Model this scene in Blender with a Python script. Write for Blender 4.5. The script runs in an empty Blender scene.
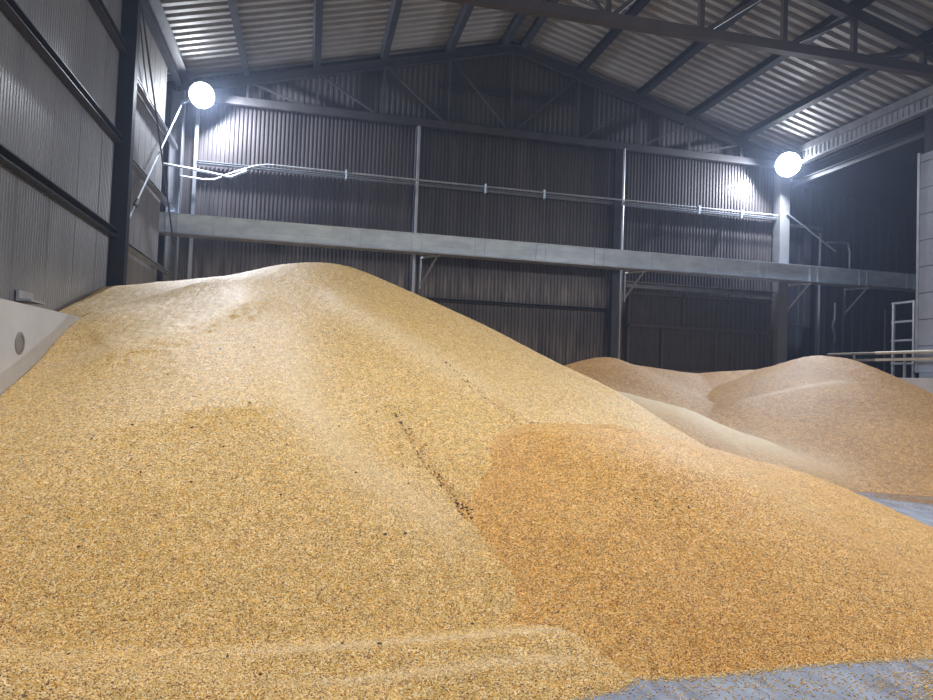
import bpy, bmesh, math, random
import numpy as np
from mathutils import Vector, Matrix
random.seed(7)
rng = np.random.default_rng(11)
SC = bpy.context.scene
COL = SC.collection

# ------------------------------------------------------------------ helpers
class MB:
    """collects simple shapes and links them as one mesh object"""
    def __init__(s): s.v=[]; s.f=[]
    def add(s, vs, fs):
        n=len(s.v); s.v+=[tuple(v) for v in vs]; s.f+=[tuple(i+n for i in f) for f in fs]
    def box(s, x0,x1,y0,y1,z0,z1):
        s.add([(x,y,z) for x in(x0,x1) for y in(y0,y1) for z in(z0,z1)],
              [(0,1,3,2),(4,6,7,5),(0,4,5,1),(2,3,7,6),(0,2,6,4),(1,5,7,3)])
        return s
    def prism(s, p0, p1, prof, up=(0,0,1)):
        """closed profile (list of (side,up)) swept from p0 to p1"""
        p0=Vector(p0);p1=Vector(p1);d=(p1-p0).normalized();u=Vector(up)
        if abs(d.dot(u))>.95: u=Vector((0,1,0))
        r=d.cross(u).normalized();u=r.cross(d).normalized();n=len(prof)
        vs=[p+r*a+u*b for p in(p0,p1) for a,b in prof]
        fs=[(i,(i+1)%n,n+(i+1)%n,n+i) for i in range(n)]+[tuple(range(n))[::-1],tuple(range(n,2*n))]
        s.add(vs,fs); return s
    def bar(s,p0,p1,w,h,up=(0,0,1)):
        return s.prism(p0,p1,[(-w/2,-h/2),(w/2,-h/2),(w/2,h/2),(-w/2,h/2)],up)
    def isec(s,p0,p1,w,h,t=.02,up=(0,0,1)):
        a,b=w/2,h/2;c=t/2
        return s.prism(p0,p1,[(-a,-b),(a,-b),(a,-b+t),(c,-b+t),(c,b-t),(a,b-t),(a,b),(-a,b),(-a,b-t),(-c,b-t),(-c,-b+t),(-a,-b+t)],up)
    def csec(s,p0,p1,w,h,t=.015,up=(0,0,1)):
        a,b=w/2,h/2
        return s.prism(p0,p1,[(-a,-b),(a,-b),(a,-b+t),(-a+t,-b+t),(-a+t,b-t),(a,b-t),(a,b),(-a,b)],up)
    def tube(s,pts,r,n=10):
        pts=[Vector(p) for p in pts]; rings=[]
        for i,p in enumerate(pts):
            d=((pts[min(i+1,len(pts)-1)]-p).normalized()+(p-pts[max(i-1,0)]).normalized()).normalized()
            u=Vector((0,0,1)) if abs(d.z)<.9 else Vector((0,1,0))
            a=d.cross(u).normalized();b=a.cross(d)
            rings.append([p+a*r*math.cos(2*math.pi*k/n)+b*r*math.sin(2*math.pi*k/n) for k in range(n)])
        vs=[v for q in rings for v in q];fs=[]
        for i in range(len(pts)-1):
            for k in range(n): fs.append((i*n+k,i*n+(k+1)%n,(i+1)*n+(k+1)%n,(i+1)*n+k))
        fs+=[tuple(range(n))[::-1],tuple((len(pts)-1)*n+k for k in range(n))]
        s.add(vs,fs); return s
    def lathe(s,c,axis,prof,n=32):
        """prof: (radius, distance along axis)"""
        c=Vector(c);d=Vector(axis).normalized();u=Vector((0,0,1)) if abs(d.z)<.9 else Vector((0,1,0))
        a=d.cross(u).normalized();b=a.cross(d);vs=[];fs=[]
        for r,h in prof:
            vs+=[c+d*h+a*r*math.cos(2*math.pi*k/n)+b*r*math.sin(2*math.pi*k/n) for k in range(n)]
        for i in range(len(prof)-1):
            for k in range(n): fs.append((i*n+k,i*n+(k+1)%n,(i+1)*n+(k+1)%n,(i+1)*n+k))
        if prof[0][0]>1e-4: fs.append(tuple(range(n))[::-1])
        if prof[-1][0]>1e-4: fs.append(tuple((len(prof)-1)*n+k for k in range(n)))
        s.add(vs,fs); return s
    def build(s,name,mat,parent=None,smooth=False):
        off=Vector((0,0,0))
        if parent is not None:
            q=parent
            while q is not None: off+=q.location; q=q.parent
        me=bpy.data.meshes.new(name)
        me.from_pydata([(v[0]-off.x,v[1]-off.y,v[2]-off.z) for v in s.v],[],s.f); me.validate(); me.update()
        bm=bmesh.new();bm.from_mesh(me);bmesh.ops.recalc_face_normals(bm,faces=bm.faces);bm.to_mesh(me);bm.free()
        if smooth:
            me.polygons.foreach_set('use_smooth',[True]*len(me.polygons))
            me.set_sharp_from_angle(angle=math.radians(35))
        me.materials.append(mat)
        o=bpy.data.objects.new(name,me);COL.objects.link(o)
        if parent is not None: o.parent=parent
        return o
def tag(o,label=None,cat=None,group=None,kind=None):
    for k,v in(('label',label),('category',cat),('group',group),('kind',kind)):
        if v: o[k]=v
    return o
def empty(name,loc,label,cat,group=None,kind=None):
    o=bpy.data.objects.new(name,None);o.location=loc;o.empty_display_size=.2;COL.objects.link(o)
    return tag(o,label,cat,group,kind)

# ------------------------------------------------------------------ materials
def nodes(name):
    m=bpy.data.materials.new(name);m.use_nodes=True
    return m,m.node_tree.nodes,m.node_tree.links,m.node_tree.nodes['Principled BSDF']
def surf(name,c0,c1,rough=.5,metal=0.0,scale=(3,3,3),bump=0.0,bscale=30,spec=.5,detail=6,ramp=(.3,.7),dust=None,patch=None):
    """two-tone weathered surface: noise between two colours, optional fine bump"""
    m,N,L,P=nodes(name)
    tc=N.new('ShaderNodeTexCoord');mp=N.new('ShaderNodeMapping');mp.inputs['Scale'].default_value=scale
    L.new(tc.outputs['Object'],mp.inputs['Vector'])
    no=N.new('ShaderNodeTexNoise');no.inputs['Detail'].default_value=detail;no.inputs['Scale'].default_value=1;no.inputs['Roughness'].default_value=.62
    L.new(mp.outputs[0],no.inputs['Vector'])
    cr=N.new('ShaderNodeValToRGB');cr.color_ramp.elements[0].position=ramp[0];cr.color_ramp.elements[1].position=ramp[1]
    cr.color_ramp.elements[0].color=(*c0,1);cr.color_ramp.elements[1].color=(*c1,1)
    L.new(no.outputs['Fac'],cr.inputs['Fac']);out=cr.outputs['Color']
    if dust:   # pale dust caught in vertical runs between given heights
        dc,bands,sc=dust
        sx=N.new('ShaderNodeSeparateXYZ');L.new(tc.outputs['Object'],sx.inputs[0])
        n2=N.new('ShaderNodeTexNoise');n2.inputs['Scale'].default_value=1;n2.inputs['Detail'].default_value=4
        m2=N.new('ShaderNodeMapping');m2.inputs['Scale'].default_value=sc;L.new(tc.outputs['Object'],m2.inputs['Vector']);L.new(m2.outputs[0],n2.inputs['Vector'])
        tot=None
        for z0,z1,amt in bands:
            mr=N.new('ShaderNodeMapRange');mr.interpolation_type='SMOOTHSTEP'
            mr.inputs['From Min'].default_value=z0;mr.inputs['From Max'].default_value=z1;mr.inputs['To Min'].default_value=0;mr.inputs['To Max'].default_value=1
            L.new(sx.outputs['Z'],mr.inputs['Value'])
            # bell: 4 x (1-x)
            a=N.new('ShaderNodeMath');a.operation='SUBTRACT';a.inputs[0].default_value=1;L.new(mr.outputs[0],a.inputs[1])
            b=N.new('ShaderNodeMath');b.operation='MULTIPLY';L.new(mr.outputs[0],b.inputs[0]);L.new(a.outputs[0],b.inputs[1])
            c=N.new('ShaderNodeMath');c.operation='MULTIPLY';c.inputs[1].default_value=4*amt;L.new(b.outputs[0],c.inputs[0])
            if tot is None: tot=c.outputs[0]
            else:
                s_=N.new('ShaderNodeMath');s_.operation='MAXIMUM';L.new(tot,s_.inputs[0]);L.new(c.outputs[0],s_.inputs[1]);tot=s_.outputs[0]
        r2=N.new('ShaderNodeMapRange');r2.inputs['From Min'].default_value=.38;r2.inputs['From Max'].default_value=.68;L.new(n2.outputs['Fac'],r2.inputs['Value'])
        f=N.new('ShaderNodeMath');f.operation='MULTIPLY';L.new(tot,f.inputs[0]);L.new(r2.outputs[0],f.inputs[1])
        mx=N.new('ShaderNodeMix');mx.data_type='RGBA';L.new(f.outputs[0],mx.inputs['Factor']);L.new(out,mx.inputs['A']);mx.inputs['B'].default_value=(*dc,1)
        out=mx.outputs['Result']
    L.new(out,P.inputs['Base Color'])
    P.inputs['Roughness'].default_value=rough;P.inputs['Metallic'].default_value=metal;P.inputs['Specular IOR Level'].default_value=spec
    if bump:
        nb=N.new('ShaderNodeTexNoise');nb.inputs['Scale'].default_value=bscale;nb.inputs['Detail'].default_value=5
        L.new(tc.outputs['Object'],nb.inputs['Vector'])
        bp=N.new('ShaderNodeBump');bp.inputs['Strength'].default_value=bump;bp.inputs['Distance'].default_value=.02
        L.new(nb.outputs['Fac'],bp.inputs['Height']);L.new(bp.outputs['Normal'],P.inputs['Normal'])
    return m
def emit(name,col,st):
    m,N,L,P=nodes(name)
    P.inputs['Base Color'].default_value=(*col,1);P.inputs['Emission Color'].default_value=(*col,1);P.inputs['Emission Strength'].default_value=st
    return m
KRAMP=[(0.0,(.12,.055,.035)),(.09,(.30,.14,.055)),(.2,(.62,.33,.075)),(.45,(.80,.49,.115)),(.68,(.87,.62,.25)),(1.0,(1.0,.88,.62))]
def corn(name,tint,pale,size=.0095,instance=False,lo=.72,hi=1.22):
    """shelled corn: every kernel its own hue, soft relief, pale drifts, painted crest light"""
    m,N,L,P=nodes(name)
    tc=N.new('ShaderNodeTexCoord')
    cr=N.new('ShaderNodeValToRGB');e=cr.color_ramp.elements
    e[0].position=KRAMP[0][0];e[0].color=(*KRAMP[0][1],1);e[1].position=1;e[1].color=(*KRAMP[-1][1],1)
    for p,c in KRAMP[1:-1]:
        q=e.new(p);q.color=(*c,1)
    if instance:
        at=N.new('ShaderNodeAttribute');at.attribute_type='INSTANCER';at.attribute_name='kernel_hue'
        L.new(at.outputs['Fac'],cr.inputs['Fac'])
        geo=N.new('ShaderNodeNewGeometry');vec=geo.outputs['Position']
    else:
        vo=N.new('ShaderNodeTexVoronoi');vo.inputs['Scale'].default_value=1/size
        L.new(tc.outputs['Object'],vo.inputs['Vector']);vec=tc.outputs['Object']
        sp=N.new('ShaderNodeSeparateColor');L.new(vo.outputs['Color'],sp.inputs[0]);L.new(sp.outputs[0],cr.inputs['Fac'])
    n1=N.new('ShaderNodeTexNoise');n1.inputs['Scale'].default_value=.9;n1.inputs['Detail'].default_value=5;n1.inputs['Roughness'].default_value=.6
    L.new(vec,n1.inputs['Vector'])
    mr=N.new('ShaderNodeMapRange');mr.inputs['From Min'].default_value=.35;mr.inputs['From Max'].default_value=.68;L.new(n1.outputs['Fac'],mr.inputs['Value'])
    t=N.new('ShaderNodeMix');t.data_type='RGBA';t.blend_type='MULTIPLY';t.inputs['Factor'].default_value=1
    L.new(cr.outputs['Color'],t.inputs['A'])
    tt=N.new('ShaderNodeMix');tt.data_type='RGBA';L.new(mr.outputs[0],tt.inputs['Factor']);tt.inputs['A'].default_value=(*tint,1);tt.inputs['B'].default_value=(*pale,1)
    L.new(tt.outputs['Result'],t.inputs['B'])
    sk=N.new('ShaderNodeTexNoise');sk.inputs['Scale'].default_value=11;sk.inputs['Detail'].default_value=8;sk.inputs['Roughness'].default_value=.85;L.new(vec,sk.inputs['Vector'])
    sr=N.new('ShaderNodeMapRange');sr.inputs['From Min'].default_value=.32;sr.inputs['From Max'].default_value=.68;sr.inputs['To Min'].default_value=lo;sr.inputs['To Max'].default_value=hi;L.new(sk.outputs['Fac'],sr.inputs['Value'])
    sm=N.new('ShaderNodeMix');sm.data_type='RGBA';sm.blend_type='MULTIPLY';sm.inputs['Factor'].default_value=1;L.new(t.outputs['Result'],sm.inputs['A']);L.new(sr.outputs[0],sm.inputs['B'])
    out=sm.outputs['Result']
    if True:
        ca=N.new('ShaderNodeAttribute');ca.attribute_name='chaff_crestlight';ca.attribute_type='INSTANCER' if instance else 'GEOMETRY'
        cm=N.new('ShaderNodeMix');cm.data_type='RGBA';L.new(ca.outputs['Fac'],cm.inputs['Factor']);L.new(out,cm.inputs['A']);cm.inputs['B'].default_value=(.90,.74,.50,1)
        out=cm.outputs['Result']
    L.new(out,P.inputs['Base Color']);P.inputs['Roughness'].default_value=.5;P.inputs['Specular IOR Level'].default_value=.4
    if not instance:
        b=N.new('ShaderNodeBump');b.invert=True;b.inputs['Strength'].default_value=.9;b.inputs['Distance'].default_value=.006
        L.new(vo.outputs['Distance'],b.inputs['Height'])
        b2=N.new('ShaderNodeBump');b2.inputs['Strength'].default_value=.35;b2.inputs['Distance'].default_value=.03
        n3=N.new('ShaderNodeTexNoise');n3.inputs['Scale'].default_value=14;n3.inputs['Detail'].default_value=4;L.new(vec,n3.inputs['Vector'])
        L.new(n3.outputs['Fac'],b2.inputs['Height']);L.new(b2.outputs['Normal'],b.inputs['Normal'])
        L.new(b.outputs['Normal'],P.inputs['Normal'])
    return m
M={}
M['sheet']=surf('dark_profiled_sheet',(.046,.039,.041),(.100,.088,.088),.40,.35,(2.5,1,.25),dust=((.34,.29,.25),[(3.9,5.35,.55),(1.6,3.9,.5)],(6,1,.5)))
M['gable']=surf('gable_sheet',(.042,.037,.037),(.070,.062,.060),.85,.0,(1,1,.3))
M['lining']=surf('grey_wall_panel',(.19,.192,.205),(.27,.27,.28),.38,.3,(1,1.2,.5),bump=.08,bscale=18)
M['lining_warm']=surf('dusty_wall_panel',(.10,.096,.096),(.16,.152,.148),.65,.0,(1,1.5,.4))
M['roof']=surf('galvanised_roof_sheet',(.29,.29,.295),(.41,.405,.40),.5,.2,(.6,.4,.6))
M['steel']=surf('dark_painted_steel',(.030,.032,.042),(.060,.062,.075),.5,.2,(2,2,2))
M['steel_dim']=surf('dark_brown_steel',(.030,.028,.030),(.055,.050,.052),.6,.1,(2,2,2))
M['steel_brown']=surf('dusty_primer_steel',(.050,.041,.042),(.085,.070,.068),.6,.1,(2,2,2))
M['steel_black']=surf('near_black_steel',(.014,.015,.020),(.024,.025,.031),.6,.0,(2,2,2),spec=.2)  # the left column's black; also holds the right slope purlins' shade
M['steel_grey']=surf('grey_steel',(.18,.185,.20),(.30,.305,.33),.45,.4,(3,3,1))
M['galv']=surf('bright_galvanised_steel',(.50,.61,.74),(.70,.81,.94),.42,.12,(1.5,4,4),ramp=(.35,.65))
M['galv_dim']=surf('weathered_galvanised_steel',(.30,.31,.34),(.46,.48,.52),.42,.5,(2,2,2))
M['concrete']=surf('smooth_concrete',(.54,.555,.595),(.66,.675,.71),.75,0,(1.5,1.5,1.5),bump=.12,bscale=40)
M['floor']=surf('worn_concrete_floor',(.17,.19,.245),(.36,.395,.48),.62,0,(9,1.6,1),bump=.4,bscale=55,ramp=(.36,.64))
M['white']=surf('white_insulated_panel',(.30,.33,.40),(.38,.42,.50),.3,.1,(1,1,1))
M['annex']=surf('dark_annex_sheet',(.014,.015,.026),(.026,.027,.042),.7,.0,(1,1,.4))
M['rail']=surf('dusty_pale_rail',(.42,.37,.29),(.55,.49,.40),.55,.1,(4,4,4))
M['rail_shaded']=surf('shaded_dusty_rail',(.14,.12,.10),(.20,.17,.14),.6,.1,(4,4,4))
M['rubber']=surf('black_cable',(.015,.015,.018),(.03,.03,.033),.6,0,(5,5,5))
M['lamp_body']=surf('lamp_housing',(.25,.26,.28),(.33,.34,.36),.4,.5,(5,5,5))
M['lens']=emit('lamp_lens',(.90,.94,1.0),70)
M['clod']=surf('dark_clod',(.09,.055,.045),(.17,.11,.09),.9,0,(30,30,30))
M['corn_big']=corn('corn_yellow',(.945,.915,.82),(.995,.978,.97))
M['corn_front']=corn('corn_orange',(.905,.745,.54),(.955,.84,.685))
M['corn_right']=corn('corn_dull_lit',(.65,.53,.45),(.77,.65,.57),lo=.5,hi=1.45)  # duller brown-pink batch; the purplish light on this heap is in the tint
M['k_big']=corn('corn_kernel_yellow',(.945,.915,.82),(.995,.978,.97),instance=True)
M['k_front']=corn('corn_kernel_orange',(.905,.745,.54),(.955,.84,.685),instance=True)

# ---- heap height fields (world metres)
def ridge(X,Y,pts,s,r):
    H=np.full(X.shape,-9.0)
    if len(pts)==1: pts=pts*2
    for (x0,y0,z0),(x1,y1,z1) in zip(pts[:-1],pts[1:]):
        dx,dy=x1-x0,y1-y0;L=dx*dx+dy*dy+1e-9
        t=np.clip(((X-x0)*dx+(Y-y0)*dy)/L,0,1)
        d2=(X-x0-t*dx)**2+(Y-y0-t*dy)**2
        H=np.maximum(H,z0+t*(z1-z0)-s*(np.sqrt(d2+r*r)-r))
    return H
def smax(a,b,k):
    return np.maximum(a,b)+k*np.log1p(np.exp(-np.abs(a-b)/k))
def seg(X,Y,pts):
    """signed distance to a polyline (left of travel positive), position 0..1 along it"""
    best=np.full(X.shape,1e9);sg=np.zeros(X.shape);pos=np.zeros(X.shape)
    n=len(pts)-1
    for i in range(n):
        x0,y0=pts[i][:2];x1,y1=pts[i+1][:2]
        dx,dy=x1-x0,y1-y0;L=dx*dx+dy*dy+1e-9
        t=np.clip(((X-x0)*dx+(Y-y0)*dy)/L,0,1)
        d=np.hypot(X-x0-t*dx,Y-y0-t*dy)
        s=np.where(dx*(Y-y0)-dy*(X-x0)>=0,1.0,-1.0)
        m=d<best
        best=np.where(m,d,best);sg=np.where(m,s,sg);pos=np.where(m,(i+t)/n,pos)
    return best*sg,pos
def lip(X,Y,pts,a,wl,wr):
    """a raised lip along a line: width wl on its left, wr on its right"""
    d,p=seg(X,Y,pts)
    e=np.clip(np.minimum(p,1-p)*3.5,0,1);e=e*e*(3-2*e)
    dd=np.sqrt(d*d+.0016)
    return a*e*np.where(d>0,np.exp(-(dd/wl)**1.5),np.exp(-(dd/wr)**1.5))
def wave(X,Y,a,f,ph):
    return a*(np.sin(X*f+ph)*np.sin(Y*f*.83+ph*1.7)+.5*np.sin(X*f*2.1+Y*f*1.3+ph))
CREASES=[[(.85,7.5),(1.0,6.84),(1.15,6.14),(1.35,5.57)],[(1.65,8.77),(1.98,7.9),(2.23,7.47),(2.38,7.01)]]
def big(X,Y):
    XX=np.where(X>.4,.4+(X-.4)*(1+.085*np.clip((Y-8.5)/2.5,0,1)),X)
    XX=XX+.45*np.clip(X-4.5,0,9)+.0*Y
    h=ridge(XX,Y,[(-5,16.5,3.25),(-2.4,15.6,3.55),(-.9,14.8,3.68),(0.1,14,3.86)],.435,1.1)
    h=h+np.clip(h,0,.4)/.4*wave(X,Y,.02,1.7,.3)
    h=h+lip(X,Y,[(-3.4,12.2),(-2.2,11.9),(-1.2,11.5),(-.2,11.6)],.10,1.0,.3)
    h=h+lip(X,Y,[(-2.9,8.6),(-2.2,8.7),(-1.7,9.2),(-.9,10.3),(-.3,10.5)],.11,.9,.35)
    h=h+lip(X,Y,[(-2.3,6.6),(-1.3,7.05),(-.8,7.2),(.2,7.0)],.06,.8,.25)
    h=h+lip(X,Y,[(-.4,10.4),(0,7.3),(.4,6.2),(.9,5.6),(1.35,5.1)],.05,.25,.4)
    h=h+lip(X,Y,[(.1,11.6),(.5,10.3),(1.4,8.9),(2.7,7.1)],.07,.5,.2)
    h=h+lip(X,Y,[(.9,13.2),(2.8,11.5),(4.6,9.4),(4.9,9.0)],.04,.4,.25)
    for c in CREASES:
        d,p=seg(X,Y,c)
        h=h-(.12 if c[0][0]<1 else .16)*np.clip(p*2,.1,1)*np.exp(-(d/.05)**2)+np.where(d<0,.06*np.exp(d/.3),0)*np.clip(p*3,0,1)*np.clip((1-p)*8,0,1)
    h=smax(h,ridge(X,Y,[(-.6,4.02,.17),(.2,4.08,.165),(.84,4.13,.165),(1.55,4.2,.16),(2.08,4.12,.045)],.42,.15),.015)
    h=h+.22*np.exp(-((X+3.4)/.8)**2-((Y-10.3)/2.2)**2)*np.tanh((Y-9.9)/1.0)
    h=smax(h,ridge(X,Y,[(-3.3,3.5,.60),(-1.2,3.55,.32),(.2,3.6,.10)],.42,.3),.03)
    h=smax(h,ridge(X,Y,[(-.3,3.66,.10),(.81,3.84,.085),(1.3,3.9,.09),(1.75,3.92,.05)],.42,.12),.015)
    return h
def front(X,Y):
    h=ridge(X,Y,[(2.4,6.9,1.27),(3.2,7.0,1.27),(4.0,7.05,1.14)],.45,.3)
    h=smax(h,ridge(X,Y,[(4.0,7.05,1.12),(5.3,7.3,.85),(7.0,8.2,.27),(8.4,9.6,.0)],.385,.3),.03)
    h=h+np.clip(h,0,.3)/.3*wave(X,Y,.018,2.3,1.1)
    h=h-.13*np.exp(-((X-1.4)/.45)**2-((Y-4.8)/.55)**2)-.06*np.exp(-((X-1.7)/.4)**2-((Y-6.2)/.6)**2)
    h=h+lip(X,Y,[(2.2,5.6),(2.9,6.0),(3.9,6.0),(4.9,5.9)],.04,.5,.4)
    return h
def right(X,Y):
    XX=np.where(X>13.9,13.9+(X-13.9)*1.9,X)
    h=ridge(XX,Y,[(8.15,17.9,2.42),(8.9,18.2,2.26),(11,18,2.05),(12.3,17.2,2.2),(13.4,16,2.62),(13.8,15.8,2.58)],.40,.5)
    h=smax(h,ridge(X,Y,[(10.2,14.4,1.5),(11.6,14.2,1.75),(12.7,14.0,1.72),(14.5,12.8,1.15)],.42,.25),.04)
    h=smax(h,ridge(X,Y,[(6.1,15.2,1.75),(7.5,13.1,1.25),(8.4,12.0,.8),(9.25,10.7,.12)],.45,.25),.03)
    h=smax(h,ridge(X,Y,[(9.6,13.0,.62),(10.6,12.0,.62),(12.5,11.4,.5)],.42,.25),.04)
    h=h+np.clip(h,0,.3)/.3*wave(X,Y,.025,1.3,2.1)
    return h
FIELDS=[big,front,right]

# ------------------------------------------------------------------ room shell
XL,XR,YB,YF=-4.2,16.8,22.4,-12.0      # hall: left lining, right column line, back sheet, front end (behind the viewer)
RX,RZ,SL=6.3,12.85,.262               # ridge, rafter height there, roof slope
def rz(x): return RZ-SL*abs(x-RX)
def struct(o): o['kind']='structure'; return o
struct(MB().box(-6,27,YF,23,-.3,0).build('floor',M['floor']))
def rib_profile(a,b,pitch,depth,crest=.40,web=.12):
    out=[];x=a
    while x<b:
        for f,d in((0,0),(crest,0),(crest+web,depth),(1-web,depth)):
            if x+f*pitch<=b: out.append((x+f*pitch,d))
        x+=pitch
    out.append((b,0));return out
def sheet_xz(mb,x0,x1,y,z0,ztop,pitch=.125,depth=.032):
    pr=rib_profile(x0,x1,pitch,depth)
    n=len(pr);vs=[(x,y-.035+d,z0) for x,d in pr]+[(x,y-.035+d,ztop(x)) for x,d in pr]
    mb.add(vs,[(i,i+1,n+i+1,n+i) for i in range(n-1)])
    mb.box(x0,x1,y+.03,y+.06,z0,min(ztop(x0),ztop(x1)))
mb=MB();sheet_xz(mb,-5,XR+.3,YB,0,lambda x:10.0)
struct(mb.build('wall_back',M['sheet']))
mb=MB();pr=rib_profile(-4.9,XR+.3,.18,.010);n=len(pr)
mb.add([(x,YB-.05+d,9.95) for x,d in pr]+[(x,YB-.05+d,rz(x)+.55) for x,d in pr],[(i,i+1,n+i+1,n+i) for i in range(n-1)])
struct(mb.build('wall_gable',M['gable']))
# left lining: micro-ribbed sandwich panels, one metre wide, joints between
def lining(y0,y1,x,z0,z1,w,step,mat,name,ribs=True):
    mb=MB();y=y0
    while y<y1-.05:
        e=min(y+w,y1);ys=[];k=y+.012
        vs=[];prof=[(y,-.02),(y+.012,0)]
        if ribs:
            while k+step<e-.012:
                prof+=[(k+step*.55,0),(k+step*.7,-.006),(k+step*.9,-.006),(k+step,0)];k+=step
        prof+=[(e-.012,0),(e,-.02)]
        n=len(prof);mb.add([(x+d,a,z0) for a,d in prof]+[(x+d,a,z1) for a,d in prof],[(i,n+i,n+i+1,i+1) for i in range(n-1)])
        y=e
    mb.box(x-.12,x-.06,y0,y1,z0,z1)
    o=mb.build(name,mat);return struct(o)
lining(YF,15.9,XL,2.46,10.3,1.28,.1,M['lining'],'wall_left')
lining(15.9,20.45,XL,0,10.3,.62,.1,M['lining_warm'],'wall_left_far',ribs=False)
struct(MB().box(-4.95,-4.85,20.2,YB,0,10.6).build('wall_left_corner',M['annex']))
struct(MB().box(-4.32,-4.2,15.8,15.9,0,3).box(-4.5,-4.32,YF,16,0,2.8).build('wall_left_base',M['annex']))
struct(MB().box(-6,27,YF-.1,YF,0,14).build('wall_front',M['gable']))
# right wall of pale insulated courses, from the column line towards the front
mb=MB();z=2.3
while z<8.5:
    mb.box(XR,XR+.2,YF,16.18,z+.012,min(z+.75,8.55)-.012);z+=.75
mb.box(XR+.05,XR+.25,YF,16.18,0,8.5)
struct(MB().box(XR+.05,XR+.2,YF,16.1,8.56,9.68).build('wall_right_upper',M['annex']))
struct(mb.build('wall_right',M['white']))
struct(MB().box(XR-.02,XR+.22,16.18,16.26,2.3,8.6).build('trim_1',M['galv_dim']))
# annex beyond the right column line
mb=MB();sheet_xz(mb,XR+.3,26,YB+.1,0,lambda x:10.0,.4,.03)
struct(mb.build('wall_annex_back',M['annex']))
struct(MB().box(26,26.1,YF,YB+.2,0,10).build('wall_annex_side',M['annex']))
mb=MB();mb.add([(XR+.4,YF,9.75),(26.1,YF,8.2),(26.1,YB+.2,8.2),(XR+.4,YB+.2,9.75),(XR+.4,YF,9.8),(26.1,YF,8.25),(26.1,YB+.2,8.25),(XR+.4,YB+.2,9.8)],[(0,1,2,3),(7,6,5,4),(0,3,7,4),(1,5,6,2)])
struct(mb.build('ceiling_annex',M['annex']))
# roof sheet: ribs run from the eaves up to the ridge
mb=MB();pr=rib_profile(YF,YB+.3,.34,.10,.42,.08);n=len(pr)
for xe in(-5.0,XR+.35):
    ze=rz(xe)+.40;zr=RZ+.40
    vs=[(xe,y,ze+d) for y,d in pr]+[(RX,y,zr+d) for y,d in pr]
    mb.add(vs,[(i,i+1,n+i+1,n+i) for i in range(n-1)])
    mb.add([(xe,YF,ze+.1),(xe,YB+.3,ze+.1),(RX,YB+.3,zr+.1),(RX,YF,zr+.1)],[(0,1,2,3)])
struct(mb.build('ceiling',M['roof']))

# ------------------------------------------------------------------ roof steel
PX=[-3.9,-2.2,-.1,2.0,4.15,6.03,6.57,8.66,10.9,12.9,15.0]
plabel=['dark steel eaves purlin above the left wall','dark roof purlin next to the left eaves purlin','dark roof purlin third up from the left eaves',
 'dark roof purlin two below the ridge on the left slope','dark roof purlin next below the ridge on the left slope','ridge purlin on the left side of the roof peak',
 'ridge purlin on the right side of the roof peak','dark roof purlin next below the ridge on the right slope','dark roof purlin two below the ridge on the right slope',
 'dark roof purlin three below the ridge on the right slope','dark roof purlin lowest on the right slope beside the eaves beam']
for x,l in zip(PX,plabel):
    s=1 if x<RX else -1;z=rz(x)
    mb=MB();nrm=Vector((-SL*s*1.0,0,1)).normalized()
    c=Vector((x,0,z))+nrm*.25
    mb.csec((c.x,YF,c.z),(c.x,YB,c.z),.2*s,.27,.02,up=nrm)
    tag(mb.build('roof_purlin',M['steel'] if x<RX+1 else M['steel_black']),l,'roof purlin','roof purlins')  # right slope purlins are blacker, their shade put into the colour
def truss(y,zc,mat,label,chord,ht,webr,name='roof_truss'):
    r=empty(name,(RX,y,zc),label,'roof truss')
    for xe,nm in((-4.1,'rafter'),(16.7,'rafter')):
        MB().isec((xe,y,rz(xe)-.02),(RX,y,RZ-.02),.18,ht,.025).build('rafter',mat,r)
    MB().bar((-4.1,y,zc),(16.7,y,zc),chord[0],chord[1]).build('bottom_chord',mat,r)
    nd=[-2.2,-.1,2.0,4.15,6.3,8.66,10.9,12.9,15.0]
    for x in nd: MB().bar((x,y,zc),(x,y,rz(x)),webr,webr,up=(0,1,0)).build('vertical_strut',mat,r)
    for a,b in((0,1),(1,2),(2,3),(3,4),(8,7),(7,6),(6,5),(5,4)):
        MB().bar((nd[a],y,rz(nd[a])-.05),(nd[b],y,zc),webr*.85,webr*.85,up=(0,1,0)).build('diagonal_strut',mat,r)
    return r
t=truss(22.05,9.93,M['steel_dim'],'brown steel roof truss against the back gable wall',(.15,.24),.28,.075)
t=truss(14.4,9.98,M['steel_brown'],'nearer brown steel roof truss crossing the hall in front of the gable',(.22,.24),.30,.12)
tag(MB().csec((3.85,22.2,11.27),(8.76,22.2,11.27),.06,.09).build('gable_rail',M['steel']),'short dark horizontal rail high on the gable below the ridge','rail')
# right eaves: ribbed fascia between two flanges, and a slimmer beam below
r=empty('eaves_beam',(XR,5,9.7),'long eaves beam with a ribbed fascia above the right openings','beam')
MB().csec((XR-.02,YF,10.24),(XR-.02,21.1,10.24),.2,.22,.02).build('top_channel',M['steel_grey'],r)
mb=MB();pr=rib_profile(YF,21.1,.2,.04);n=len(pr)
mb.add([(XR-.02+d,y,9.76) for y,d in pr]+[(XR-.02+d,y,10.13) for y,d in pr],[(i,i+1,n+i+1,n+i) for i in range(n-1)])
mb.box(XR+.05,XR+.08,YF,21.1,9.76,10.13)
MB.build(mb,'ribbed_fascia',M['galv_dim'],r)
mb=MB().box(XR-.16,XR+.1,YF,21.1,9.70,9.76)
mb.build('bottom_flange',M['galv_dim'],r)
tag(MB().isec((XR+.25,YF,9.2),(XR+.25,22.2,9.2),.14,.2,.02).build('annex_beam',M['steel']),'slim dark beam running below the ribbed eaves beam','beam')
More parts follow.
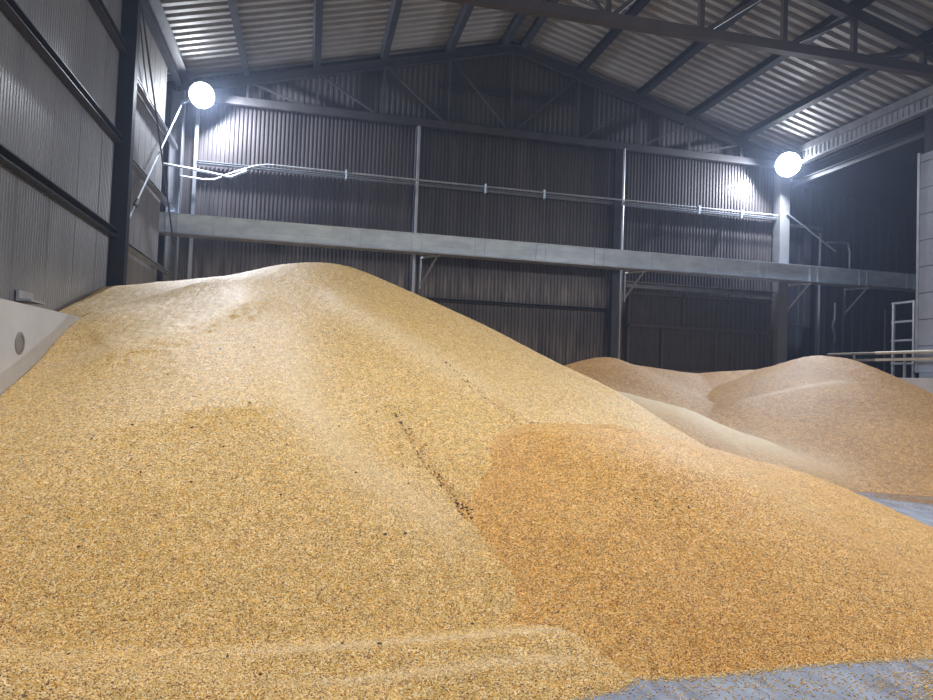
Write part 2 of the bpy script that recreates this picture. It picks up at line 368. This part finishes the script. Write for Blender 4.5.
tag(MB().csec((XL+.1,YF,10.12),(XL+.1,21.7,10.12),.18,.2,.02).build('eaves_channel',M['steel']),'dark steel channel along the top of the left wall','beam')

# ------------------------------------------------------------------ columns
def hcol(name,x,y,w,d,z1,mat,label,along='x',z0=0):
    mb=MB();mb.isec((x,y,z0),(x,y,z1),w,d,.03,up=(0,1,0) if along=='y' else (1,0,0))
    return tag(mb.build(name,mat),label,'column','steel columns')
# bay column standing proud of the left wall: web + two flanges
tag(MB().isec((XL+.15,15.92,0),(XL+.15,15.92,10.1),.26,.32,.03,up=(1,0,0)).box(XL+.0,XL+.29,15.765,15.775,0,10.0).build('steel_column',M['steel_black']),
    'dark steel column standing against the left wall','column','steel columns')
tag(MB().isec((-4.15,22.03,0),(-4.15,22.03,10.0),.34,.36,.03,up=(1,0,0)).build('steel_column',M['steel_grey']),
    'blue grey corner column where the left and back walls meet','column','steel columns')
tag(MB().box(-3.67,-3.57,22.1,22.2,0,9.9).build('corner_post',M['steel_grey']),'slim pale post beside the back left corner column','post')
o=empty('gable_post',(3.2,22.15,0),'slim galvanised post up the back wall, left of the heap crest','post','posts on the back wall')
MB().box(3.145,3.225,22.0,22.12,0,9.85).build('front_flange',M['galv_dim'],o)
MB().box(3.1,3.13,22.08,22.34,0,9.85).build('web',M['steel'],o)
o=empty('gable_post',(10.3,22.15,0),'dark steel post with a pale edge up the middle of the back wall','post','posts on the back wall')
MB().isec((10.22,22.15,0),(10.22,22.15,9.85),.24,.28,.02,up=(0,1,0)).build('section',M['steel'],o)
MB().tube([(10.41,22.0,0),(10.41,22.0,9.85)],.035,8).build('edge_pipe',M['galv_dim'],o)
o=empty('gable_post',(16.8,22.1,0),'broad grey steel post under the right floodlight','post','posts on the back wall')
MB().box(16.58,16.98,21.9,22.3,0,9.65).build('shaft',M['lining'],o)
MB().box(16.56,17.0,21.88,21.9,5.0,5.4).build('cleat_plate',M['steel_grey'],o)
tag(MB().tube([(18.55,22.2,0),(18.55,22.2,7.6)],.045,8).build('standpipe',M['steel_grey']),'thin grey vertical pipe on the dark wall right of the broad post','pipe')
tag(MB().box(18.0,18.2,22.25,22.4,0,9.3).build('annex_post',M['steel']),'dark post in the side bay behind the thin pipe','post')

# ------------------------------------------------------------------ wall rails (girts), pipes, braces
g='wall rails on the left wall'
for z,l in((8.41,'top'),(6.47,'middle'),(4.48,'bottom')):
    tag(MB().csec((XL+.08,YF,z),(XL+.08,15.79,z),.15,.16,.02).build('wall_rail',M['steel']),
        {'top':'dark wall rail highest on the left wall before the column','middle':'dark wall rail halfway up the left wall before the column','bottom':'dark wall rail lowest on the left wall before the column'}[l],'wall rail',g)
for z,l in((8.15,'highest'),(6.3,'middle'),(4.40,'lowest')):
    tag(MB().csec((XL+.10,16.05,z),(XL+.10,21.6,z),.14,.09,.015).build('wall_rail',M['steel_grey']),
        l+' pale edged wall rail on the left wall beyond the column','wall rail',g)
g='wall rails on the back wall'
tag(MB().csec((-3.6,22.2,7.95),(16.6,22.2,7.95),.22,.07,.012).build('wall_rail',M['galv_dim']),'long pale rail across the back wall above the steel channel','wall rail',g)
tag(MB().csec((3.25,22.25,4.22),(10.1,22.25,4.22),.16,.08,.015).build('wall_rail',M['steel']),'dark rail low on the back wall between the two slim posts','wall rail',g)
tag(MB().csec((17.0,22.25,7.8),(18.6,22.25,7.8),.16,.08,.015).build('wall_rail',M['steel_grey']),'short rail on the back wall right of the broad post','wall rail',g)
tag(MB().csec((17.0,22.25,4.05),(18.2,22.25,4.05),.12,.06,.015).build('wall_rail',M['steel_grey']),'short low rail beside the foot of the broad post','wall rail',g)
r=empty('conduit_pipe',(-3.9,22,7.4),'pale conduit that bends up from the corner column onto the long back wall rail','pipe')
MB().tube([(-4.0,21.95,7.42),(-3.35,21.95,7.38),(-3.0,21.95,7.42),(-2.6,21.93,7.62),(-1.9,21.93,7.93),(-1.5,21.93,8.02),(3.1,21.93,8.01),(10.3,21.93,8.02),(16.5,21.93,8.02)],.03,8).build('tube',M['galv_dim'],r,True)
for x in(.9,5.45,7.5,13.3,15.0): MB().box(x-.02,x+.02,21.88,22.0,7.8,8.1).build('pipe_clip',M['galv'],r)
tag(MB().tube([(-4.75,21.7,7.7),(-3.6,21.8,7.62),(-2.55,21.85,7.5),(-2.1,21.9,7.75)],.042,8).build('conduit_pipe',M['galv_dim'],None,True),'short straight pale pipe sticking out of the back left corner','pipe')
tag(MB().tube([(16.85,21.87,8.1),(17.4,21.8,7.75),(18.9,21.8,6.85)],.03,8).build('conduit_pipe',M['steel_grey'],None,True),'thin pipe sloping down from the broad post towards the dark bay','pipe')
tag(MB().tube([(-3.98,21.7,9.6),(-3.98,19.2,7.42),(-3.98,16.3,4.9)],.024,8).build('brace_rod',M['galv'],None,True),'pale brace rod rising to the left floodlight','brace','cross braces')
tag(MB().tube([(-3.95,16.1,9.85),(-3.95,18.0,8.15),(-3.95,21.3,5.2)],.022,8).build('brace_rod',M['steel'],None,True),'dark brace rod falling from the left column to the corner','brace','cross braces')
tag(MB().lathe((-3.97,16.75,5.28),(0,.75,.66),[(.03,0),(.055,.04),(.055,.3),(.03,.34)],12).build('turnbuckle',M['steel']),'dark turnbuckle on the lower end of the pale brace rod','turnbuckle')

# ------------------------------------------------------------------ galvanised channel along the back wall
r=empty('steel_channel',(7,21.5,5.6),'bright galvanised steel channel running the length of the back wall','channel')
x0,x1,y0,y1,z0,z1=-4.75,22.6,21.35,21.8,5.56,6.16
MB().box(x0,x1,y0+.02,y1,z0+.02,z1-.02).box(x0,x1,y0+.005,y0+.03,z0+.24,z0+.255).build('trough',M['galv'],r)
MB().box(x0,x1,y0-.03,y1+.02,z1-.025,z1).build('top_flange',M['galv'],r)
MB().box(x0,x1,y0-.03,y1+.02,z0,z0+.03).build('bottom_flange',M['galv_dim'],r)
for x in(-4.05,-2.7,1.25,3.15,5.2,7.25,9.3,11.4,13.5,15.5,17.6,19.7,21.8):
    mb=MB().box(x-.16,x+.16,y0+.008,y0+.03,z0+.04,z1-.04).box(x-.17,x-.15,y0-.02,y0+.02,z0+.04,z1-.04).box(x+.15,x+.17,y0-.02,y0+.02,z0+.04,z1-.04)
    mb.build('splice_plate',M['galv'],r)
for x in(3.4,10.55,17.05,19.5):
    m=M['galv_dim'] if x<18 else M['steel_grey']
    MB().bar((x,22.0,5.5),(x+.5,21.4,5.52),.06,.06).bar((x,22.0,4.6),(x+.42,21.45,5.48),.05,.05).bar((x,22.0,4.5),(x,22.0,5.55),.05,.05).build('support_bracket',m,r)

# ------------------------------------------------------------------ sliding door in the back wall
o=empty('door_1',(13.5,22.2,2),'dark sheeted sliding door low in the back wall','door',None,'structure')
mb=MB();sheet_xz(mb,10.75,16.45,22.22,.3,lambda x:4.95,.2,.02);mb.build('leaf',M['steel_dim'],o)
for z in(2.2,3.72,4.86): MB().box(10.75,16.45,22.10,22.18,z-.045,z+.045).build('frame_rail',M['steel_brown'],o)
for x,a,b in((10.8,.3,4.9),(12.9,3.72,4.9),(12.1,2.2,3.72),(14.2,2.2,3.72),(16.4,.3,4.9)): MB().box(x-.04,x+.04,22.10,22.18,a,b).build('frame_post',M['steel_brown'],o)
tag(MB().csec((10.6,22.05,5.12),(16.5,22.05,5.12),.2,.2,.02).build('door_track',M['steel_grey']),'dark sliding door track under the steel channel','track')

# ------------------------------------------------------------------ push walls, rails and small steel on the right
r=empty('push_wall',(-3.35,0,0),'pale concrete push wall holding the corn at the left','push wall')
mb=MB();mb.box(-3.55,-3.2,YF,11.35,0,2.385);mb.build('slab',M['concrete'],r)
MB().lathe((-3.21,8.75,1.93),(1,0,0),[(.13,0),(.13,.02),(.10,.025),(.095,.012),(.0,.012)],24).build('lifting_recess',M['steel_grey'],r,True)
tag(MB().box(-4.18,-3.98,11.2,11.75,2.60,2.635).box(-4.18,-4.14,11.2,11.75,2.635,2.76).build('metal_clip',M['galv_dim']),'small metal angle on the left wall just above the concrete push wall','bracket')
tag(MB().box(16.3,16.7,YF,21.75,0,2.14).build('push_wall',M['concrete']),'grey concrete push wall behind the right heap','push wall')
r=empty('handrail',(16.5,18,2.14),'dusty double pipe handrail above the right push wall','handrail')
for z in(2.87,2.67):
    MB().tube([(16.5,-2,z),(16.5,17.35,z)],.045,10).build('rail_pipe',M['rail'],r,True)
    MB().tube([(16.5,17.35,z),(16.5,19.3,z)],.04,10).build('rail_pipe',M['rail_shaded'],r,True)  # same pipe further on, its dimness put into a darker colour
for y in(16.35,18.2): MB().tube([(16.52,y,2.14),(16.52,y,2.9)],.04,8).build('rail_post',M['steel_grey'],r,True)
r=empty('scaffold_frame',(17.5,17.4,2.1),'pale ladder like steel frame standing beside the white wall','frame')
for y in(17.0,17.74): MB().tube([(17.5,y,0),(17.5,y,4.47)],.05,10).build('upright',M['galv_dim'],r,True)
for z in(2.6,3.3,3.87,4.45): MB().bar((17.5,16.96,z),(17.5,17.8,z),.07,.06).build('rung',M['galv_dim'],r)
r=empty('lamp_bracket',(19.3,22,6.5),'dim hooked pipe bracket above the channel in the dark bay','bracket')
MB().tube([(18.6,21.9,7.2),(19.5,21.9,7.25)],.04,8).build('arm',M['steel_grey'],r,True)
MB().tube([(19.5,21.9,7.25),(19.6,21.9,6.9),(19.6,21.9,6.1)],.035,8).build('drop_pipe',M['steel_grey'],r,True)
tag(MB().tube([(19.25,22.2,5.0),(19.25,22.2,4.4),(19.15,22.2,4.1),(19.25,22.2,3.8),(19.25,22.2,3.5)],.04,8).build('hanging_chain',M['steel_grey'],None,True),'short dim chain hanging below the channel in the dark bay','chain')
tag(MB().tube([(21.6,22.3,2),(21.6,22.3,4.9)],.035,8).build('wall_pipe',M['steel_grey']),'faint thin vertical pipe at the back of the dark bay','pipe')
tag(MB().tube([(XL+.02,17.0,10.0),(XL+.06,17.6,8.9),(XL+.05,18.4,8.2)],.015,6).build('hanging_cable',M['rubber'],None,True),'thin black cable hanging down the left wall beyond the column','cable')

# ------------------------------------------------------------------ floodlights
LC=(.80,.87,1.0)
def flood(p,aim,beam,label,arm,power,k_=1.0):
    r=empty('floodlight',p,label,'floodlight','floodlights on the back wall')
    d=(Vector(aim)-Vector(p)).normalized();p=Vector(p)
    MB().lathe(p-d*.14,d,[(a*k_,b) for a,b in[(.10,-.06),(.22,-.02),(.34,.05),(.36,.13),(.36,.16),(.33,.16),(.32,.13)]],32).build('housing',M['lamp_body'],r,True)
    MB().lathe(p-d*.14,d,[(.325*k_,.125),(.325*k_,.15),(.0,.155)],32).build('lens',M['lens'],r,True)
    b=MB();b.tube([arm,p-d*.2],.035,8);b.build('arm',M['galv_dim'],r,True)
    for k in range(8):
        a=k*math.pi/4;u=d.cross(Vector((0,0,1))).normalized();w=u.cross(d)
        o=u*math.cos(a)*.15+w*math.sin(a)*.15
        MB().bar(p-d*.26+o,p-d*.15+o*1.2,.03,.10,up=o).build('cooling_fin',M['lamp_body'],r)
    li=bpy.data.lights.new('floodlight_beam','SPOT');li.energy=power;li.color=LC;li.shadow_soft_size=.12;li.spot_size=math.radians(175);li.spot_blend=.75
    lo=bpy.data.objects.new('floodlight_beam',li);lo.location=p+d*.16;lo.rotation_euler=Vector(beam).to_track_quat('-Z','Y').to_euler();COL.objects.link(lo)
flood((-3.45,21.55,9.80),(4,4,3),(.75,-.12,-.95),'round white floodlight glaring on the back left corner column',(-4.0,21.85,9.6),3300,1.08)
flood((16.42,21.3,9.73),(6,2,2),(-.75,-.12,-.95),'round white floodlight glaring on top of the broad right post',(16.7,21.9,9.5),3300,1.25)
def area(loc,aim,size,power,col=(.955,.97,1.0),spread=150):
    li=bpy.data.lights.new('hall_fill_lamp','AREA');li.shape='DISK';li.size=size;li.energy=power;li.color=col;li.spread=math.radians(spread)
    o=bpy.data.objects.new('hall_fill_lamp',li);o.location=loc
    o.rotation_euler=(Vector(aim)-Vector(loc)).to_track_quat('-Z','Y').to_euler();COL.objects.link(o)
# unseen hall lamps as soft fill, on the front bay columns and the front gable
area((-3.2,2.5,9.6),(4,8.5,0),1.2,325,spread=115)
area((15.8,2.5,9.6),(6,8,0),1.2,430,spread=120)
area((6.3,-9,10.5),(5,9,1.5),2.0,230)
area((6.3,5.0,11.6),(5.5,7,0),1.5,190,spread=130)  # overhead fill added to light the corn and spare the back wall

# ------------------------------------------------------------------ corn heaps
def kernels_group(mat,dens_attr,seed):
    ng=bpy.data.node_groups.new('corn_kernels','GeometryNodeTree')
    ng.interface.new_socket('Geometry',in_out='INPUT',socket_type='NodeSocketGeometry');ng.interface.new_socket('Geometry',in_out='OUTPUT',socket_type='NodeSocketGeometry')
    N,L=ng.nodes,ng.links;gi=N.new('NodeGroupInput');go=N.new('NodeGroupOutput')
    at=N.new('GeometryNodeInputNamedAttribute');at.data_type='FLOAT';at.inputs['Name'].default_value=dens_attr
    dp=N.new('GeometryNodeDistributePointsOnFaces');dp.inputs['Seed'].default_value=seed
    L.new(gi.outputs[0],dp.inputs['Mesh']);L.new(at.outputs['Attribute'],dp.inputs['Density'])
    ic=N.new('GeometryNodeMeshIcoSphere');ic.inputs['Radius'].default_value=.0062;ic.inputs['Subdivisions'].default_value=2
    sm=N.new('GeometryNodeSetMaterial');sm.inputs['Material'].default_value=mat
    ss=N.new('GeometryNodeSetShadeSmooth');L.new(ic.outputs['Mesh'],ss.inputs['Geometry']);L.new(ss.outputs[0],sm.inputs['Geometry'])
    ip=N.new('GeometryNodeInstanceOnPoints');L.new(dp.outputs['Points'],ip.inputs['Points']);L.new(sm.outputs[0],ip.inputs['Instance'])
    rv=N.new('FunctionNodeRandomValue');rv.data_type='FLOAT_VECTOR';rv.inputs['Min'].default_value=(-.9,-.9,0);rv.inputs['Max'].default_value=(.9,.9,6.28)
    L.new(rv.outputs[0],ip.inputs['Rotation'])
    r2=N.new('FunctionNodeRandomValue');r2.data_type='FLOAT_VECTOR';r2.inputs['Min'].default_value=(.8,.6,.38);r2.inputs['Max'].default_value=(1.1,.85,.6);r2.inputs['Seed'].default_value=5
    L.new(r2.outputs[0],ip.inputs['Scale'])
    st=N.new('GeometryNodeStoreNamedAttribute');st.data_type='FLOAT';st.domain='INSTANCE';st.inputs['Name'].default_value='kernel_hue'
    r3=N.new('FunctionNodeRandomValue');r3.data_type='FLOAT';r3.inputs['Seed'].default_value=9
    L.new(ip.outputs[0],st.inputs['Geometry']);L.new(r3.outputs[1],st.inputs['Value'])
    jn=N.new('GeometryNodeJoinGeometry');L.new(gi.outputs[0],jn.inputs[0]);L.new(st.outputs[0],jn.inputs[0]);L.new(jn.outputs[0],go.inputs[0])
    return ng
def heap(name,f,others,x0,x1,y0,y1,step,mat,label,cat,kmat=None,keep=None,chaff_crestlight=None,rough=.006,kd=9000):
    nx=int((x1-x0)/step)+1;ny=int((y1-y0)/step)+1
    X,Y=np.meshgrid(np.linspace(x0,x1,nx),np.linspace(y0,y1,ny))
    g=rng.normal(size=X.shape)
    for _ in range(1): g=(g+np.roll(g,1,0)+np.roll(g,1,1)+np.roll(g,-1,0)+np.roll(g,-1,1))/5
    H=f(X,Y)
    O=np.maximum.reduce([q(X,Y) for q in others]+[np.zeros_like(X)])
    Z=H+g*rough
    ok=(Z>0)&(H>O-.10)
    if keep is not None: ok&=keep(X,Y)
    fk=ok[:-1,:-1]|ok[1:,:-1]|ok[:-1,1:]|ok[1:,1:]
    if keep is not None:
        kp=keep(X,Y);fk&=kp[:-1,:-1]&kp[1:,:-1]&kp[:-1,1:]&kp[1:,1:]
    Z=np.maximum(Z,-.01)
    idx=np.arange(nx*ny).reshape(ny,nx)
    q=np.stack([idx[:-1,:-1],idx[:-1,1:],idx[1:,1:],idx[1:,:-1]],-1)[fk]
    used=np.unique(q);re=np.full(nx*ny,-1);re[used]=np.arange(len(used));q=re[q]
    vx=np.stack([X.ravel(),Y.ravel(),Z.ravel()],-1)[used]
    # skirt down to the floor so the heap is a solid body
    from collections import Counter
    e=np.concatenate([q[:,[0,1]],q[:,[1,2]],q[:,[2,3]],q[:,[3,0]]])
    key=np.sort(e,1);u,inv,cnt=np.unique(key,axis=0,return_inverse=True,return_counts=True)
    be=e[cnt[inv.ravel()]==1];bv=np.unique(be);nb={int(b):len(vx)+i for i,b in enumerate(bv)}
    low=vx[bv].copy();low[:,2]=-.02
    sk=[(int(b),int(a),nb[int(a)],nb[int(b)]) for a,b in be]
    me=bpy.data.meshes.new(name)
    me.from_pydata(np.concatenate([vx,low]).tolist(),[],q.tolist()+sk);me.update()
    me.polygons.foreach_set('use_smooth',[True]*len(me.polygons))
    me.materials.append(mat)
    V=np.concatenate([vx,low])
    if chaff_crestlight is not None:
        a=me.attributes.new('chaff_crestlight','FLOAT','POINT');a.data.foreach_set('value',chaff_crestlight(V[:,0],V[:,1]).astype(np.float32))
    o=bpy.data.objects.new(name,me);COL.objects.link(o);tag(o,label,cat,None,'stuff')
    if kmat is not None:
        D=np.hypot(V[:,0],V[:,1]);d=np.clip((7.2-D)/2.2,0,1)*kd*np.where(V[:,2]<-.005,0,1)
        d=np.where(np.arange(len(V))>=len(vx),0,d)
        a=me.attributes.new('kernel_density','FLOAT','POINT');a.data.foreach_set('value',d.astype(np.float32))
        md=o.modifiers.new('corn_kernels','NODES');md.node_group=kernels_group(kmat,'kernel_density',3)
    return o
def streak(X,Y,pts,w,a):
    d,p=seg(X,Y,pts);return a*np.exp(-(d/w)**2)*np.clip(np.minimum(p,1-p)*5,0,1)
def big_chaff_crestlight(X,Y):  # pale fines on the slide tracks; light painted on crests and toe rows
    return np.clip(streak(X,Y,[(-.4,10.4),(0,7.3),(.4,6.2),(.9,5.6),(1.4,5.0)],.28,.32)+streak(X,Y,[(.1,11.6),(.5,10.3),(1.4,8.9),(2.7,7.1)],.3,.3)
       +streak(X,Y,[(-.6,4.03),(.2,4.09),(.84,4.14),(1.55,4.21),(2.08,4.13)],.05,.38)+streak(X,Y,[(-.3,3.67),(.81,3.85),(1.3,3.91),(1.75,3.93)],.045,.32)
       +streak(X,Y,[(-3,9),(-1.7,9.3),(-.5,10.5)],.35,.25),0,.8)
def right_chaff_crestlight(X,Y):  # pale fines on the spill; light painted along the mound crest
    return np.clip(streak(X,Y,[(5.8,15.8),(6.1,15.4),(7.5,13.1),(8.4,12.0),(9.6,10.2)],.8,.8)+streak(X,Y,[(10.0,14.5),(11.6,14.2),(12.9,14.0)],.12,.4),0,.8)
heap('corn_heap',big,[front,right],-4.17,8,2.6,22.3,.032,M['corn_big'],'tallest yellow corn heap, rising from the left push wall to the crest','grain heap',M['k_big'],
     keep=lambda X,Y:(X>-3.215)|(Y>11.33),chaff_crestlight=big_chaff_crestlight)
heap('corn_heap',front,[big,right],.9,11,2.6,11.5,.04,M['corn_front'],'low orange corn heap on the floor in front of the others','grain heap',M['k_front'],chaff_crestlight=lambda X,Y:X*0)
heap('corn_heap',right,[big,front],4.5,16.28,9.2,22.3,.06,M['corn_right'],'dull brown corn heap against the right push wall at the back','grain heap',chaff_crestlight=right_chaff_crestlight,rough=.008)

# loose kernels lying on the concrete
def loose(name,n,cen,label,hue,edge=None):
    V=[];F=[]
    c=np.array(cen);w=c[:,5]/c[:,5].sum();pick=rng.choice(len(c),n,p=w)
    x=c[pick,0]+rng.normal(size=n)*c[pick,2];y=c[pick,1]+rng.normal(size=n)*c[pick,3]+c[pick,4]*(x-c[pick,0])
    if edge is not None:
        xe=rng.uniform(edge[0],edge[1],edge[2]);ys=np.linspace(5,2.6,481);ye=np.zeros_like(xe)
        G=np.maximum.reduce([q(xe[:,None]+0*ys,ys+0*xe[:,None]) for q in(big,front)])
        ye=ys[(G<=.004).argmax(1)]-np.abs(rng.normal(size=len(xe)))*edge[3]
        x=np.concatenate([x,xe]);y=np.concatenate([y,ye]);n=len(x)
    T=np.maximum.reduce([q(x,y) for q in(big,front,right)])
    base=[(-.005,0),(-.002,.0042),(.005,.0032),(.005,-.0032),(-.002,-.0042)]
    for i in range(n):
        if T[i]>.012 or x[i]>16.2: continue
        a=rng.uniform(0,6.283);s=rng.uniform(.85,1.2);ca,sa=math.cos(a)*s,math.sin(a)*s;t=rng.uniform(-.0015,.0015);k=len(V)
        for z,m_ in((.0003,.9),(.0022,1.0),(.0042,.8)):
            V+=[(x[i]+(bx*ca-by*sa)*m_,y[i]+(bx*sa+by*ca)*m_,z+t*(1 if z>.001 and bx>0 else 0)) for bx,by in base]
        for r_ in(0,5):
            F+=[(k+r_+j,k+r_+(j+1)%5,k+r_+5+(j+1)%5,k+r_+5+j) for j in range(5)]
        F+=[(k+4,k+3,k+2,k+1,k),(k+10,k+11,k+12,k+13,k+14)]
    me=bpy.data.meshes.new(name);me.from_pydata(V,[],F);me.update();me.materials.append(hue)
    o=bpy.data.objects.new(name,me);COL.objects.link(o);return tag(o,label,'spilled grain',None,'stuff')
loose('loose_corn',4200,[(3.75,3.35,.28,.16,.2,3),(4.1,3.55,.3,.10,.1,1.5),(2.9,3.6,.5,.12,.05,1.2),(2.2,3.75,.35,.15,.0,1.3),(3.2,3.4,.5,.2,0,.8),(4.6,3.6,.5,.3,0,2)],
      'yellow corn kernels scattered on the bare concrete in front of the orange heap',M['corn_big'],(1.0,4.9,3200,.035))
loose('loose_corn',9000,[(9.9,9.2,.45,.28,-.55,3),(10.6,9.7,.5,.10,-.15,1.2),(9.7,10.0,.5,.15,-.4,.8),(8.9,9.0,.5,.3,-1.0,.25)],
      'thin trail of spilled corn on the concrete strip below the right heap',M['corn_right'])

def clods(name,pts,label):
    V=[];F=[]
    ico=bmesh.new();bmesh.ops.create_icosphere(ico,subdivisions=1,radius=1);base=[v.co.copy() for v in ico.verts];fc=[[v.index for v in f.verts] for f in ico.faces];ico.free()
    for x,y,r in pts:
        z=max(f(np.array([x]),np.array([y]))[0] for f in FIELDS);k=len(V);sx,sy,sz=rng.uniform(.7,1.4,3)
        V+=[(x+b.x*r*sx*rng.uniform(.8,1.2),y+b.y*r*sy*rng.uniform(.8,1.2),z+r*.5+b.z*r*.6*sz) for b in base];F+=[[k+i for i in f] for f in fc]
    me=bpy.data.meshes.new(name);me.from_pydata(V,[],F);me.update();me.materials.append(M['clod'])
    o=bpy.data.objects.new(name,me);COL.objects.link(o);return tag(o,label,'clods',None,'stuff')
pts=[]
for c in CREASES:
    for i in range(190):  # crumbs packed denser so their colour darkens the crack lines
        u=rng.uniform(0,1)**.7*(len(c)-1);k=min(int(u),len(c)-2);f=u-k
        pts.append((c[k][0]+f*(c[k+1][0]-c[k][0])+rng.normal()*.03,c[k][1]+f*(c[k+1][1]-c[k][1])+rng.normal()*.03,rng.uniform(.005,.013)))
clods('dark_clods',pts,'dark crumbs strung along the two cracks in the yellow corn slope')
pts=[(rng.uniform(-2,1.2),rng.uniform(3.8,9),rng.uniform(.006,.014)) for i in range(45)]+[(3.0+rng.normal()*.25,5.5+rng.normal()*.12,rng.uniform(.004,.01)) for i in range(40)]
clods('dark_clods',pts,'small dark crumbs dotted over the near faces of the two front heaps')

# ------------------------------------------------------------------ world, camera
w=bpy.data.worlds.new('night');SC.world=w;w.use_nodes=True
w.node_tree.nodes['Background'].inputs[0].default_value=(.02,.025,.04,1);w.node_tree.nodes['Background'].inputs[1].default_value=.3
# dust hanging in the air of the hall
N=w.node_tree.nodes;vsn=N.new('ShaderNodeVolumeScatter');vsn.inputs['Color'].default_value=(.60,.72,1,1);vsn.inputs['Density'].default_value=.0025;vsn.inputs['Anisotropy'].default_value=.6
w.node_tree.links.new(vsn.outputs[0],N['World Output'].inputs['Volume'])
cam=bpy.data.cameras.new('camera');co=bpy.data.objects.new('camera',cam);COL.objects.link(co);SC.camera=co
p,y,r=[math.radians(a) for a in(2.126,12.85,2.1)]
cp,sp,cy,sy=math.cos(p),math.sin(p),math.cos(y),math.sin(y)
fw=Vector((sy*cp,cy*cp,sp));rt=Vector((cy,-sy,0));up=rt.cross(fw)
rt2=rt*math.cos(r)+up*math.sin(r);up2=up*math.cos(r)-rt*math.sin(r)
co.matrix_world=Matrix(((rt2.x,up2.x,-fw.x,0),(rt2.y,up2.y,-fw.y,0),(rt2.z,up2.z,-fw.z,1.75),(0,0,0,1)))
cam.sensor_fit='HORIZONTAL';cam.sensor_width=36;cam.lens=690/933*36;cam.clip_start=.05;cam.clip_end=200
vs=SC.view_settings;vs.view_transform='Standard';vs.look='None';vs.gamma=1;vs.use_curve_mapping=False;vs.exposure=0
SC.cycles.max_bounces=6;SC.cycles.use_denoising=True
